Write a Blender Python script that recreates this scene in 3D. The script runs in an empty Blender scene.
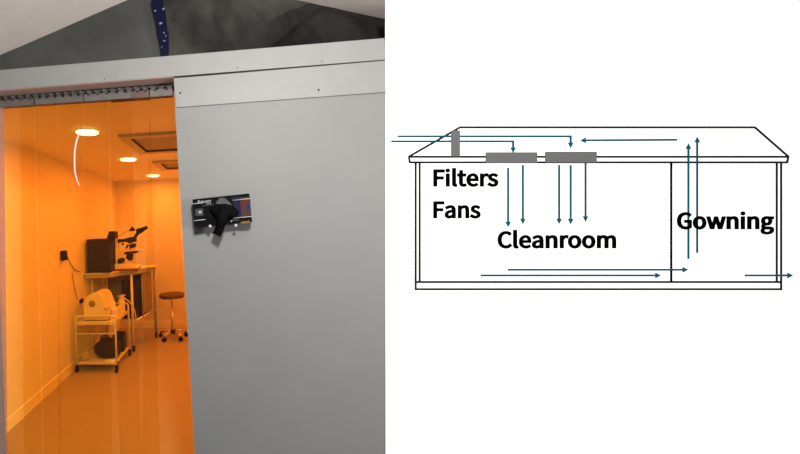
import bpy, bmesh, math, random, json
from mathutils import Vector, Matrix
random.seed(7)
PI = math.pi
S = bpy.context.scene
COL = S.collection

GLYPHS = r'''{"Filters":[[[35,0],[68,0],[68,115],[166,115],[166,143],[68,143],[68,229],[183,229],[183,257],[35,257]],[[225,0],[258,0],[258,190],[225,190]],[[242,229],[250,231],[257,235],[261,242],[263,251],[261,259],[257,266],[250,270],[242,271],[233,270],[226,266],[222,259],[221,251],[222,242],[226,235],[233,231]],[[355,-5],[361,-4],[366,-4],[370,-3],[374,-2],[369,23],[363,22],[359,23],[357,25],[355,29],[354,36],[354,279],[322,279],[322,38],[324,20],[330,7],[340,-2]],[[481,-5],[490,-4],[499,-2],[508,0],[516,2],[510,27],[505,25],[499,23],[494,22],[488,21],[474,24],[465,31],[460,42],[459,58],[459,164],[511,164],[511,190],[459,190],[459,244],[432,244],[429,190],[398,188],[398,164],[427,164],[427,59],[430,33],[439,13],[455,0]],[[630,-5],[648,-3],[665,1],[679,7],[693,15],[681,36],[670,30],[659,25],[647,22],[634,21],[609,26],[590,39],[576,60],[571,88],[699,88],[700,106],[695,143],[681,171],[657,189],[624,195],[593,188],[565,168],[546,137],[539,95],[546,53],[566,22],[595,2]],[[570,110],[577,135],[589,154],[606,166],[625,169],[645,166],[660,154],[669,136],[672,110]],[[747,0],[779,0],[779,122],[790,143],[802,156],[815,164],[827,166],[832,166],[837,166],[841,165],[846,163],[852,191],[847,193],[842,194],[837,195],[831,195],[816,192],[801,184],[788,172],[777,155],[777,155],[773,190],[747,190]],[[933,-5],[962,0],[984,12],[997,30],[1002,52],[997,75],[983,90],[965,101],[944,110],[929,116],[915,122],[906,131],[903,143],[905,153],[912,162],[923,168],[938,170],[950,169],[961,165],[972,160],[981,153],[997,173],[985,182],[971,189],[955,193],[938,195],[910,191],[890,179],[877,162],[873,141],[877,120],[890,105],[908,94],[928,86],[944,80],[957,72],[967,63],[971,50],[969,38],[962,29],[950,23],[934,20],[918,22],[903,27],[890,34],[877,43],[862,22],[877,11],[894,3],[913,-3]]],"Fans":[[[35,0],[68,0],[68,115],[166,115],[166,143],[68,143],[68,229],[183,229],[183,257],[35,257]],[[269,-5],[286,-2],[303,3],[318,12],[332,23],[333,23],[336,0],[362,0],[362,117],[359,149],[347,174],[327,189],[297,195],[274,193],[254,187],[237,179],[222,170],[234,148],[246,156],[260,162],[275,167],[291,168],[311,164],[323,154],[329,138],[331,120],[278,111],[242,97],[221,77],[214,49],[218,26],[230,10],[247,-1]],[[278,21],[265,23],[254,28],[247,38],[245,51],[249,68],[264,82],[290,92],[331,99],[331,46],[317,35],[304,28],[292,23]],[[423,0],[455,0],[455,138],[468,151],[480,160],[493,165],[507,167],[523,164],[534,155],[541,139],[543,116],[543,0],[575,0],[575,120],[571,152],[560,176],[542,190],[516,195],[498,193],[482,186],[467,175],[453,162],[452,162],[449,190],[423,190]],[[686,-5],[716,0],[737,12],[750,30],[755,52],[750,75],[736,90],[718,101],[697,110],[682,116],[669,122],[660,131],[656,143],[658,153],[665,162],[676,168],[692,170],[704,169],[715,165],[725,160],[735,153],[750,173],[738,182],[724,189],[708,193],[691,195],[663,191],[643,179],[630,162],[626,141],[631,120],[643,105],[661,94],[681,86],[697,80],[711,72],[721,63],[724,50],[722,38],[715,29],[703,23],[687,20],[671,22],[657,27],[643,34],[631,43],[615,22],[630,11],[647,3],[666,-3]]],"Cleanroom":[[[132,-5],[155,-2],[176,5],[195,17],[211,32],[193,53],[180,41],[166,32],[151,26],[133,24],[100,31],[75,52],[59,85],[54,129],[59,172],[76,205],[101,226],[134,233],[150,231],[164,226],[176,219],[187,209],[204,230],[192,242],[175,252],[156,259],[134,261],[89,252],[53,226],[29,184],[20,128],[29,72],[52,31],[88,4]],[[289,-5],[295,-4],[300,-4],[304,-3],[308,-2],[303,23],[297,22],[293,23],[290,25],[288,29],[288,36],[288,279],[256,279],[256,38],[258,20],[263,7],[274,-2]],[[432,-5],[450,-3],[467,1],[481,7],[494,15],[483,36],[472,30],[461,25],[449,22],[436,21],[411,26],[391,39],[378,60],[373,88],[501,88],[502,106],[497,143],[482,171],[459,189],[426,195],[395,188],[367,168],[348,137],[341,95],[348,53],[368,22],[396,2]],[[372,110],[379,135],[391,154],[407,166],[427,169],[447,166],[462,154],[471,136],[474,110]],[[593,-5],[610,-2],[626,3],[642,12],[656,23],[657,23],[660,0],[686,0],[686,117],[682,149],[670,174],[650,189],[620,195],[598,193],[578,187],[560,179],[546,170],[558,148],[570,156],[584,162],[599,167],[615,168],[634,164],[646,154],[652,138],[654,120],[602,111],[565,97],[544,77],[537,49],[542,26],[553,10],[571,-1]],[[602,21],[589,23],[578,28],[571,38],[568,51],[573,68],[587,82],[614,92],[654,99],[654,46],[641,35],[628,28],[615,23]],[[746,0],[778,0],[778,138],[792,151],[804,160],[816,165],[830,167],[846,164],[858,155],[864,139],[866,116],[866,0],[898,0],[898,120],[895,152],[884,176],[866,190],[840,195],[822,193],[805,186],[790,175],[776,162],[776,162],[772,190],[746,190]],[[960,0],[992,0],[992,122],[1002,143],[1015,156],[1027,164],[1040,166],[1045,166],[1050,166],[1054,165],[1058,163],[1064,191],[1060,193],[1055,194],[1050,195],[1044,195],[1028,192],[1014,184],[1001,172],[990,155],[989,155],[986,190],[960,190]],[[1169,-5],[1203,2],[1231,22],[1250,53],[1257,95],[1250,137],[1231,169],[1203,188],[1169,195],[1136,188],[1108,169],[1089,137],[1082,95],[1089,53],[1108,22],[1136,2]],[[1169,22],[1147,27],[1130,42],[1118,65],[1114,95],[1118,125],[1130,148],[1147,163],[1169,168],[1192,163],[1209,148],[1221,125],[1225,95],[1221,65],[1209,42],[1192,27]],[[1382,-5],[1415,2],[1443,22],[1462,53],[1470,95],[1462,137],[1443,169],[1415,188],[1382,195],[1348,188],[1320,169],[1301,137],[1294,95],[1301,53],[1320,22],[1348,2]],[[1382,22],[1359,27],[1342,42],[1331,65],[1327,95],[1331,125],[1342,148],[1359,163],[1382,168],[1404,163],[1422,148],[1433,125],[1437,95],[1433,65],[1422,42],[1404,27]],[[1520,0],[1552,0],[1552,138],[1565,151],[1577,160],[1589,165],[1600,167],[1616,164],[1627,155],[1633,139],[1635,116],[1635,0],[1667,0],[1667,138],[1680,151],[1692,160],[1704,165],[1715,167],[1731,164],[1742,155],[1748,139],[1750,116],[1750,0],[1782,0],[1782,120],[1779,152],[1768,176],[1750,190],[1725,195],[1708,192],[1692,185],[1677,173],[1662,159],[1654,174],[1644,185],[1629,192],[1609,195],[1593,193],[1577,186],[1563,175],[1550,162],[1549,162],[1546,190],[1520,190]]],"Gowning":[[[136,-5],[161,-2],[182,4],[201,13],[215,25],[215,133],[131,133],[131,106],[186,106],[186,39],[177,33],[165,28],[153,25],[139,24],[103,31],[76,52],[59,85],[54,129],[60,172],[77,205],[104,226],[139,233],[157,231],[171,226],[184,218],[194,209],[212,230],[199,241],[183,251],[162,258],[138,261],[91,252],[54,226],[29,184],[20,128],[29,72],[53,31],[90,4]],[[347,-5],[381,2],[409,22],[428,53],[435,95],[428,137],[409,169],[381,188],[347,195],[314,188],[286,169],[267,137],[259,95],[267,53],[286,22],[314,2]],[[347,22],[325,27],[308,42],[296,65],[292,95],[296,125],[308,148],[325,163],[347,168],[370,163],[387,148],[399,125],[403,95],[399,65],[387,42],[370,27]],[[516,0],[553,0],[580,102],[593,157],[595,157],[607,103],[635,0],[674,0],[725,190],[694,190],[667,80],[655,27],[653,27],[640,80],[610,190],[579,190],[549,80],[537,27],[535,27],[524,80],[495,190],[463,190]],[[766,0],[799,0],[799,138],[812,151],[824,160],[837,165],[850,167],[867,164],[878,155],[884,139],[887,116],[887,0],[918,0],[918,120],[915,152],[904,176],[886,190],[860,195],[842,193],[825,186],[810,175],[797,162],[796,162],[793,190],[766,190]],[[980,0],[1012,0],[1012,190],[980,190]],[[996,229],[1005,231],[1012,235],[1016,242],[1018,251],[1016,259],[1012,266],[1005,270],[996,271],[988,270],[981,266],[977,259],[975,251],[977,242],[981,235],[988,231]],[[1076,0],[1109,0],[1109,138],[1122,151],[1134,160],[1147,165],[1160,167],[1177,164],[1188,155],[1194,139],[1196,116],[1196,0],[1228,0],[1228,120],[1225,152],[1214,176],[1196,190],[1170,195],[1152,193],[1135,186],[1120,175],[1106,162],[1106,162],[1103,190],[1076,190]],[[1354,-88],[1394,-82],[1424,-68],[1444,-47],[1450,-22],[1446,-1],[1434,13],[1413,21],[1384,23],[1347,23],[1331,25],[1320,29],[1315,36],[1313,44],[1314,51],[1317,57],[1321,62],[1326,67],[1332,64],[1339,62],[1347,61],[1354,60],[1381,65],[1403,78],[1418,99],[1423,126],[1422,138],[1419,149],[1414,158],[1408,166],[1447,166],[1447,190],[1381,190],[1375,192],[1369,194],[1361,195],[1354,195],[1326,190],[1304,177],[1288,155],[1283,127],[1285,111],[1290,97],[1298,85],[1307,76],[1307,75],[1300,68],[1293,60],[1288,50],[1286,39],[1288,29],[1291,20],[1297,13],[1304,8],[1304,6],[1292,-3],[1283,-13],[1277,-25],[1276,-37],[1281,-58],[1297,-74],[1322,-84]],[[1354,82],[1338,85],[1325,94],[1317,108],[1313,127],[1317,146],[1325,160],[1338,169],[1354,172],[1370,169],[1382,160],[1391,146],[1394,127],[1391,108],[1382,94],[1369,85]],[[1359,-65],[1335,-63],[1318,-56],[1307,-46],[1304,-32],[1305,-24],[1308,-16],[1314,-8],[1323,0],[1329,-1],[1336,-2],[1342,-3],[1347,-3],[1380,-3],[1397,-4],[1409,-8],[1416,-16],[1419,-27],[1415,-41],[1402,-54],[1383,-62]]],"Raven":[[[68,135],[68,230],[111,230],[137,228],[157,220],[169,206],[173,185],[169,163],[157,147],[137,138],[111,135]],[[176,0],[213,0],[147,112],[171,122],[189,137],[201,158],[205,185],[199,219],[180,241],[152,253],[116,257],[35,257],[35,0],[68,0],[68,109],[114,109]],[[298,-5],[316,-2],[332,3],[347,12],[361,23],[362,23],[365,0],[391,0],[391,117],[388,149],[376,174],[356,189],[326,195],[303,193],[283,187],[266,179],[251,170],[263,148],[275,156],[289,162],[304,167],[320,168],[340,164],[352,154],[358,138],[360,120],[307,111],[271,97],[250,77],[243,49],[247,26],[259,10],[276,-1]],[[307,21],[294,23],[284,28],[276,38],[274,51],[278,68],[293,82],[319,92],[360,99],[360,46],[346,35],[333,28],[321,23]],[[493,0],[530,0],[597,190],[566,190],[530,82],[512,26],[511,26],[493,82],[457,190],[424,190]],[[711,-5],[729,-3],[746,1],[760,7],[773,15],[762,36],[751,30],[740,25],[728,22],[715,21],[690,26],[670,39],[657,60],[652,88],[780,88],[781,106],[776,143],[761,171],[738,189],[705,195],[674,188],[646,168],[627,137],[620,95],[627,53],[647,22],[675,2]],[[651,110],[658,135],[670,154],[687,166],[706,169],[726,166],[741,154],[750,136],[753,110]],[[828,0],[860,0],[860,138],[874,151],[886,160],[898,165],[912,167],[928,164],[940,155],[946,139],[948,116],[948,0],[980,0],[980,120],[977,152],[966,176],[948,190],[922,195],[904,193],[887,186],[872,175],[858,162],[857,162],[854,190],[828,190]]]}'''
AMBER = (1.0, .215, .012)
E_IN = 9.8
E_FILL = 11.5
W_STR = .19
E_T1 = 48.0
E_BOARD = 56.0

# ------------------------------------------------------------------ camera
F = 370.0                      # focal length in pixels (800 px frame)
CX, CY = 192.0, 227.0          # optical axis of the lens (shifted lens)
PHI, ROLL = math.radians(6.0), math.radians(2.0)
EYE = Vector((0, 0, 1.5))
RT0 = Vector((math.cos(PHI), math.sin(PHI), 0))
FW = Vector((-math.sin(PHI), math.cos(PHI), 0))
UP0 = Vector((0, 0, 1))
RT = RT0*math.cos(ROLL) - UP0*math.sin(ROLL)
UP = RT0*math.sin(ROLL) + UP0*math.cos(ROLL)
cd = bpy.data.cameras.new('camera')
cam = bpy.data.objects.new('camera', cd); COL.objects.link(cam)
M = Matrix((RT, UP, -FW)).transposed().to_4x4(); M.translation = EYE
cam.matrix_world = M
cd.sensor_fit = 'HORIZONTAL'; cd.sensor_width = 36.0
cd.lens = F*36.0/800.0
cd.shift_x = (400-CX)/800.0
cd.clip_start = 0.02
S.camera = cam

def ray(px, py):
    return FW + RT*((px-CX)/F) + UP*((CY-py)/F)
def P(px, py, Z): return EYE + ray(px, py)*Z
def onY(px, py, y): r = ray(px, py); return EYE + r*(y/r.y)
def onX(px, py, x): r = ray(px, py); return EYE + r*(x/r.x)
def onZ(px, py, z=0.0): r = ray(px, py); return EYE + r*((z-1.5)/r.z)

# ------------------------------------------------------------------ materials
def srgb(c):
    f = lambda v: v/12.92 if v <= .04045 else ((v+.055)/1.055)**2.4
    return tuple(f(x/255.0) for x in c)
def mat(name, col, rough=.55, metal=0.0, var=.06, scale=18.0, bump=0.0, emit=None, spec=.4, coat=0, stretch=None):
    m = bpy.data.materials.new(name); m.use_nodes = True
    n = m.node_tree.nodes; l = m.node_tree.links
    b = n['Principled BSDF']
    b.inputs['Roughness'].default_value = rough; b.inputs['Metallic'].default_value = metal
    b.inputs['Specular IOR Level'].default_value = spec
    if coat: b.inputs['Coat Weight'].default_value = coat
    tc = n.new('ShaderNodeTexCoord'); nz = n.new('ShaderNodeTexNoise')
    nz.inputs['Scale'].default_value = scale; nz.inputs['Detail'].default_value = 4
    if stretch:
        mp = n.new('ShaderNodeMapping'); mp.inputs['Scale'].default_value = stretch
        l.new(tc.outputs['Object'], mp.inputs['Vector']); l.new(mp.outputs['Vector'], nz.inputs['Vector'])
    else: l.new(tc.outputs['Object'], nz.inputs['Vector'])
    cr = n.new('ShaderNodeValToRGB')
    lo = [max(0, c*(1-var)) for c in col]; hi = [min(1, c*(1+var)) for c in col]
    cr.color_ramp.elements[0].position = .3; cr.color_ramp.elements[1].position = .7
    cr.color_ramp.elements[0].color = (*lo, 1); cr.color_ramp.elements[1].color = (*hi, 1)
    l.new(nz.outputs['Fac'], cr.inputs['Fac']); l.new(cr.outputs['Color'], b.inputs['Base Color'])
    if bump:
        bp = n.new('ShaderNodeBump'); bp.inputs['Strength'].default_value = bump; bp.inputs['Distance'].default_value = .01
        l.new(nz.outputs['Fac'], bp.inputs['Height']); l.new(bp.outputs['Normal'], b.inputs['Normal'])
    if emit:
        b.inputs['Emission Color'].default_value = (*emit[0], 1); b.inputs['Emission Strength'].default_value = emit[1]
    return m

K = 1.0
mt = {}
mt['shed'] = mat('grey_painted_sheet', (.176,.1755,.169), .6, var=.03, scale=5, bump=.03)
mt['trim'] = mat('white_painted_trim', (.212,.213,.203), .55, var=.03, scale=14, bump=.03)
mt['gap'] = mat('dark_gap', (.03,.03,.03), .8)
mt['screw'] = mat('dark_screw_head', (.012,.011,.010), .6, .0, spec=.1)
mt['tent'] = mat('white_tent_sheet', (.84,.765,.715), .6, var=.05, scale=6, bump=.15)
mt['cloth_grey'] = mat('dark_grey_sheet', (.055,.056,.052), .7, var=.2, scale=4, bump=.2, spec=.1)
mt['cloth_black'] = mat('black_crinkled_sheet', (.0165,.0142,.0132), .7, var=.75, scale=3.2, bump=.3, spec=.1)
mt['bluetape'] = mat('dark_blue_tape', (.003,.003,.021), .6, var=.3, scale=40, spec=.08)
mt['speck'] = mat('white_speck', (.16,.17,.24), .5)
mt['rail'] = mat('galvanised_rail', (.075,.062,.052), .6, .1, var=.3, scale=60)
mt['plate'] = mat('steel_clamp', (.12,.108,.10), .5, .2, var=.12, scale=30)
mt['plate_brown'] = mat('brown_clamp', (.105,.07,.055), .5, .2, var=.15, scale=30)
mt['dark'] = mat('dark_slot', (.010,.009,.008), .8)
mt['ex_floor'] = mat('outside_floor', (.16,.155,.15), .8, var=.2, scale=7)
mt['in_wall'] = mat('white_wall_panel', (.80,.79,.77), .45, var=.015, scale=3)
mt['in_ceil'] = mat('white_ceiling_panel', (.92,.91,.89), .5, var=.015, scale=3)
mt['in_floor'] = mat('speckled_vinyl', (.38,.34,.30), .6, var=.10, scale=90)
mt['skirt'] = mat('white_skirting', (.86,.85,.83), .4, var=.02)
mt['ffu'] = mat('filter_frame_metal', (.50,.49,.47), .4, .1, var=.03)
mt['ffu_in'] = mat('filter_media', (.40,.39,.37), .7, var=.05, scale=60)
mt['lampring'] = mat('lamp_ring_white', (.85,.84,.8), .4)
mt['lamp'] = mat('lamp_diffuser', (.9,.85,.6), .5, emit=((1.0,.84,.52),9.0))
mt['whitemetal'] = mat('white_powder_coat', (.74,.73,.70), .4, var=.04)
mt['greymetal'] = mat('grey_frame', (.40,.38,.36), .4, .2, var=.06)
mt['tabletop'] = mat('pale_worktop', (.62,.60,.57), .4, var=.05)
mt['apron'] = mat('grey_worktop_edge', (.36,.34,.32), .4, var=.06)
mt['brownpanel'] = mat('brown_side_panel', (.27,.22,.19), .5, var=.1)
mt['black'] = mat('black_plastic', (.008,.007,.007), .5, var=.2, spec=.2)
mt['soffit_glow'] = mat('amber_glow_soffit', (.62,.50,.46), .7, var=.05)  # light pink holds the amber bounce on the header's underside
mt['darkbox'] = mat('dark_brown_casing', (.016,.012,.011), .5, var=.25, scale=9, spec=.25)
mt['chrome'] = mat('chrome', (.75,.74,.72), .18, 1.0, var=.03)
mt['steel'] = mat('brushed_steel', (.45,.43,.41), .35, .8, var=.08)
mt['white'] = mat('white_enamel', (.84,.82,.78), .35, var=.03)
mt['cream'] = mat('cream_casing', (.80,.74,.62), .4, var=.04)
mt['creamdark'] = mat('tan_knob', (.30,.25,.19), .5, var=.1)
mt['vinyl'] = mat('brown_vinyl_seat', (.085,.055,.042), .5, var=.1)
mt['red'] = mat('dark_red_cover', (.22,.012,.012), .5)
mt['paper'] = mat('white_paper', (.88,.87,.84), .6, var=.02)
mt['bag'] = mat('black_bag_fabric', (.012,.010,.012), .7, var=.3, scale=20, bump=.3)
mt['hose'] = mat('pale_hose', (.55,.53,.50), .35)
mt['wire'] = mat('white_coated_wire', (.34,.34,.35), .35)
mt['cardb'] = mat('black_carton', (.0045,.0045,.005), .7, var=.2, scale=12, spec=.03)
mt['cardside'] = mat('black_carton_side', (.006,.0058,.0058), .7, spec=.05)
mt['glove'] = mat('black_nitrile', (.002,.0018,.002), .7, var=.2, scale=30, spec=.05)
mt['ink_white'] = mat('white_print', (.25,.25,.26), .6, spec=.1)
mt['ink_grey'] = mat('grey_print', (.035,.037,.04), .6, spec=.1)
mt['ink_yellow'] = mat('yellow_print', (.15,.085,.01), .6, spec=.1)
mt['ink_purple'] = mat('purple_print', (.007,.006,.030), .6, spec=.1)
mt['ink_red'] = mat('red_print', (.085,.013,.010), .6, spec=.1)
mt['ink_blue'] = mat('blue_print', (.012,.018,.085), .6, spec=.1)
mt['ink_brown'] = mat('brown_print', (.045,.022,.016), .6, spec=.1)
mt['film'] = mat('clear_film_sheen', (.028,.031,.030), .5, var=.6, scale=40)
mt['board'] = mat('white_board_panel', (.93,.93,.93), .6, var=.0, spec=.2)
mt['b_black'] = mat('black_lettering', (.0008,.0008,.0008), .9, var=0, spec=.0)
mt['b_line'] = mat('black_line', (.012,.012,.012), .8, var=0, spec=.0)
mt['b_grey'] = mat('grey_block', (.098,.098,.098), .7, var=0, spec=.1)
mt['b_blue'] = mat('teal_blue_line', (.007,.058,.088), .8, var=0, spec=.0)

def pvc(name, tint, haze, hazecol, gloss=.06):
    """see-through soft PVC: filters what is behind it, a little milky, a little shiny"""
    m = bpy.data.materials.new(name); m.use_nodes = True
    n = m.node_tree.nodes; l = m.node_tree.links; n.remove(n['Principled BSDF'])
    out = n['Material Output']
    tr = n.new('ShaderNodeBsdfTransparent'); tr.inputs['Color'].default_value = (*tint, 1)
    df = n.new('ShaderNodeBsdfDiffuse'); df.inputs['Color'].default_value = (*hazecol, 1)
    tl = n.new('ShaderNodeBsdfTranslucent'); tl.inputs['Color'].default_value = (*hazecol, 1)
    gl = n.new('ShaderNodeBsdfGlossy'); gl.inputs['Roughness'].default_value = .12
    a = n.new('ShaderNodeMixShader'); a.inputs['Fac'].default_value = .5
    l.new(df.outputs[0], a.inputs[1]); l.new(tl.outputs[0], a.inputs[2])
    b = n.new('ShaderNodeMixShader')
    tc = n.new('ShaderNodeTexCoord'); mp = n.new('ShaderNodeMapping'); mp.inputs['Scale'].default_value = (6,6,.8)
    nz = n.new('ShaderNodeTexNoise'); nz.inputs['Scale'].default_value = 3
    mr = n.new('ShaderNodeMapRange'); mr.inputs['To Min'].default_value = haze*.6; mr.inputs['To Max'].default_value = haze*1.4
    l.new(tc.outputs['Object'], mp.inputs['Vector']); l.new(mp.outputs['Vector'], nz.inputs['Vector'])
    l.new(nz.outputs['Fac'], mr.inputs['Value']); l.new(mr.outputs['Result'], b.inputs['Fac'])
    l.new(tr.outputs[0], b.inputs[1]); l.new(a.outputs[0], b.inputs[2])
    c = n.new('ShaderNodeMixShader'); c.inputs['Fac'].default_value = gloss
    l.new(b.outputs[0], c.inputs[1]); l.new(gl.outputs[0], c.inputs[2])
    l.new(c.outputs[0], out.inputs['Surface'])
    return m
mt['pvc'] = pvc('amber_clear_pvc', (.94,.85,.46), .016, (.50,.38,.32), .004)
mt['pvc_milky'] = pvc('milky_pvc', (.95,.9,.85), .45, (.55,.40,.38), .03)
mt['painted_glint'] = mat('pale_glint_paint', (.55,.50,.48), .25, var=.1)  # pale colour stands in for a lamp reflection on the strip

# ------------------------------------------------------------------ mesh builder
class MB:
    def __init__(s): s.bm = bmesh.new()
    def box(s, lo, hi, bev=0.0, seg=2, mx=None):
        b = bmesh.new()
        bmesh.ops.create_cube(b, size=1)
        for v in b.verts:
            v.co = Vector([(lo[i]+hi[i])/2 + v.co[i]*(hi[i]-lo[i]) for i in range(3)])
        if bev: bmesh.ops.bevel(b, geom=b.edges[:], offset=bev, segments=seg, profile=.5, affect='EDGES')
        return s._add(b, mx)
    def _add(s, b, mx=None):
        if mx is not None: bmesh.ops.transform(b, matrix=mx, verts=b.verts[:])
        me = bpy.data.meshes.new('tmp'); b.to_mesh(me); b.free(); s.bm.from_mesh(me); bpy.data.meshes.remove(me)
        return s
    def tube(s, pts, r, n=10, caps=True, radii=None):
        pts = [Vector(p) for p in pts]; b = bmesh.new(); rings = []
        up = None
        for i, p in enumerate(pts):
            t = (pts[min(i+1, len(pts)-1)] - pts[max(i-1, 0)]).normalized()
            if up is None:
                up = Vector((0,0,1)) if abs(t.z) < .9 else Vector((1,0,0))
            u = (up - t*up.dot(t)).normalized(); w = t.cross(u); up = u
            rr = radii[i] if radii else r
            rings.append([b.verts.new(p + (u*math.cos(2*PI*k/n) + w*math.sin(2*PI*k/n))*rr) for k in range(n)])
        for a, c in zip(rings, rings[1:]):
            for k in range(n): b.faces.new((a[k], a[(k+1)%n], c[(k+1)%n], c[k]))
        if caps: b.faces.new(rings[0][::-1]); b.faces.new(rings[-1])
        bmesh.ops.recalc_face_normals(b, faces=b.faces[:])
        for f in b.faces: f.smooth = len(f.verts) == 4
        return s._add(b)
    def cyl(s, p, q, r, n=20, r2=None): return s.tube([p, q], r, n, True, [r, r if r2 is None else r2])
    def lathe(s, prof, n=28, mx=None):
        b = bmesh.new(); rings = []
        for r, z in prof:
            rings.append([b.verts.new((r*math.cos(2*PI*k/n), r*math.sin(2*PI*k/n), z)) for k in range(n)])
        for a, c in zip(rings, rings[1:]):
            for k in range(n): b.faces.new((a[k], a[(k+1)%n], c[(k+1)%n], c[k]))
        b.faces.new(rings[0][::-1]); b.faces.new(rings[-1])
        for f in b.faces: f.smooth = len(f.verts) == 4
        bmesh.ops.recalc_face_normals(b, faces=b.faces[:])
        return s._add(b, mx)
    def prism(s, poly, d0, d1, axis='z', bev=0.0, mx=None):
        """poly: 2D outline; extruded between d0 and d1 along axis"""
        b = bmesh.new()
        def V(p, d):
            return {'z': (p[0],p[1],d), 'y': (p[0],d,p[1]), 'x': (d,p[0],p[1])}[axis]
        lo = [b.verts.new(V(p, d0)) for p in poly]; hi = [b.verts.new(V(p, d1)) for p in poly]
        b.faces.new(lo); b.faces.new(hi)
        m = len(poly)
        for i in range(m): b.faces.new((lo[i], lo[(i+1)%m], hi[(i+1)%m], hi[i]))
        bmesh.ops.recalc_face_normals(b, faces=b.faces[:])
        if bev: bmesh.ops.bevel(b, geom=b.edges[:], offset=bev, segments=2, profile=.5, affect='EDGES')
        return s._add(b, mx)
    def ball(s, c, r, sc=(1,1,1), mx=None):
        b = bmesh.new(); bmesh.ops.create_uvsphere(b, u_segments=20, v_segments=12, radius=r)
        for v in b.verts: v.co = Vector([c[i] + v.co[i]*sc[i] for i in range(3)])
        for f in b.faces: f.smooth = True
        return s._add(b, mx)
    def hexa(s, a, bq):
        """solid between two quads (4 points each)"""
        b = bmesh.new(); A = [b.verts.new(p) for p in a]; B = [b.verts.new(p) for p in bq]
        b.faces.new(A); b.faces.new(B)
        for i in range(4): b.faces.new((A[i], A[(i+1)%4], B[(i+1)%4], B[i]))
        bmesh.ops.recalc_face_normals(b, faces=b.faces[:])
        return s._add(b)
    def build(s, name, m, parent=None, origin=None):
        me = bpy.data.meshes.new(name); s.bm.to_mesh(me); s.bm.free()
        me.materials.append(mt[m] if isinstance(m, str) else m)
        o = bpy.data.objects.new(name, me); COL.objects.link(o)
        if parent is not None: o.parent = parent
        if origin is not None:
            me.transform(Matrix.Translation(-Vector(origin))); o.location = origin
        return o
def tag(o, label=None, cat=None, group=None, kind=None):
    if label: o['label'] = label
    if cat: o['category'] = cat
    if group: o['group'] = group
    if kind: o['kind'] = kind
    return o
def struct(o): o['kind'] = 'structure'; return o
def thing(name, label, cat, loc, rz=0.0, group=None):
    o = bpy.data.objects.new(name, None); COL.objects.link(o)
    o.empty_display_size = .05
    o.location = loc; o.rotation_euler = (0, 0, rz)
    return tag(o, label, cat, group)
def bez(pts, n=8):
    """smooth Catmull-Rom through points"""
    pts = [Vector(p) for p in pts]; out = []
    for i in range(len(pts)-1):
        p0 = pts[max(i-1,0)]; p1 = pts[i]; p2 = pts[i+1]; p3 = pts[min(i+2,len(pts)-1)]
        for k in range(n):
            t = k/n
            out.append(.5*((2*p1) + (p2-p0)*t + (2*p0-5*p1+4*p2-p3)*t*t + (3*p1-p0-3*p2+p3)*t**3))
    out.append(pts[-1]); return out

# ================================================================== THE SETTING
YW = 1.60                 # front face of the grey sheet wall
XL, XR, YB, ZC = -1.735, .56, 5.50, 2.23     # inside of the clean room
XLO, XRO = -1.82, onY(385.1, 200, YW).x       # outer corners of the shed
# floor (one slab, inside and outside)
struct(MB().box((-2.3,-.6,-.06), (3.2, YW+.03, 0)).build('floor', 'ex_floor'))
struct(MB().box((XLO, YW+.03, -.06), (XRO, YB+.09, 0)).build('floor', 'in_floor'))
# front wall: grey sheet right of the doorway (its door edge is a little out of plumb, as in the photo)
dt = onY(173.5, 78, YW); db = onY(194.7, 454, YW)
def door_x(z): return dt.x + (db.x-dt.x)*(dt.z-z)/(dt.z-db.z)
zh = onY(100, 83.0, 1.59).z    # underside of the header
eT, eB = onY(385.6, 80, YW), onY(385.6, 454, YW)     # the sheet's right end meets the slightly crooked board edge
def end_x(z): return eT.x + (eB.x-eT.x)*(eT.z-z)/(eT.z-eB.z)
poly = [(door_x(0), 0.0), (end_x(0), 0.0), (end_x(zh), zh), (door_x(zh), zh)]
struct(MB().prism(poly, YW, YW+.07, 'y').build('wall_front', 'shed'))
jx = onY(-2.5, 250, YW+.05).x   # left side of the doorway
struct(MB().box((XLO, YW, 0), (jx-.035, YW+.07, zh)).build('wall_front_left', 'shed'))
# header board over the doorway (overhangs, so that its underside shows)
a, b_ = onY(0, 70, 1.590), onY(385, 38, 1.590); c, d = onY(0, 90, 1.590), onY(385, 59.5, 1.590)
def lin(p, q, x): return p.z + (q.z-p.z)*(x-p.x)/(q.x-p.x)
y0, y1 = 1.590, 1.662
XF = onY(385.5, 66, 1.590).x
hd = MB().hexa([(XLO,y0,lin(c,d,XLO)), (XF,y0,lin(c,d,XF)), (XF,y0,lin(a,b_,XF)), (XLO,y0,lin(a,b_,XLO))],
               [(XLO,y1,lin(c,d,XLO)), (XF,y1,lin(c,d,XF)), (XF,y1,lin(a,b_,XF)), (XLO,y1,lin(a,b_,XLO))]).build('trim_1', 'trim')
struct(hd)
sf0, sf1 = .0015, .007
struct(MB().hexa([(XLO,y0+.004,lin(c,d,XLO)-sf0), (dt.x,y0+.004,lin(c,d,dt.x)-sf0), (dt.x,y0+.004,lin(c,d,dt.x)+.0), (XLO,y0+.004,lin(c,d,XLO)+.0)],
               [(XLO,y1,lin(c,d,XLO)-sf0), (dt.x,y1,lin(c,d,dt.x)-sf0), (dt.x,y1,lin(c,d,dt.x)+.0), (XLO,y1,lin(c,d,XLO)+.0)]).build('amber_glow_strip', 'soffit_glow'))  # separate strip so the amber glow can sit in its colour
def screw(px, py, y, par, r=.0026):
    p = onY(px, py, y); MB().cyl((p.x,p.y+.002,p.z), (p.x,p.y-.0015,p.z), r, 12).build('screw', 'screw', par)
for px, py in ((26,86.5),(104.5,79),(237.5,67.5),(322,61.5)): screw(px, py, y0, hd, .0024)
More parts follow.
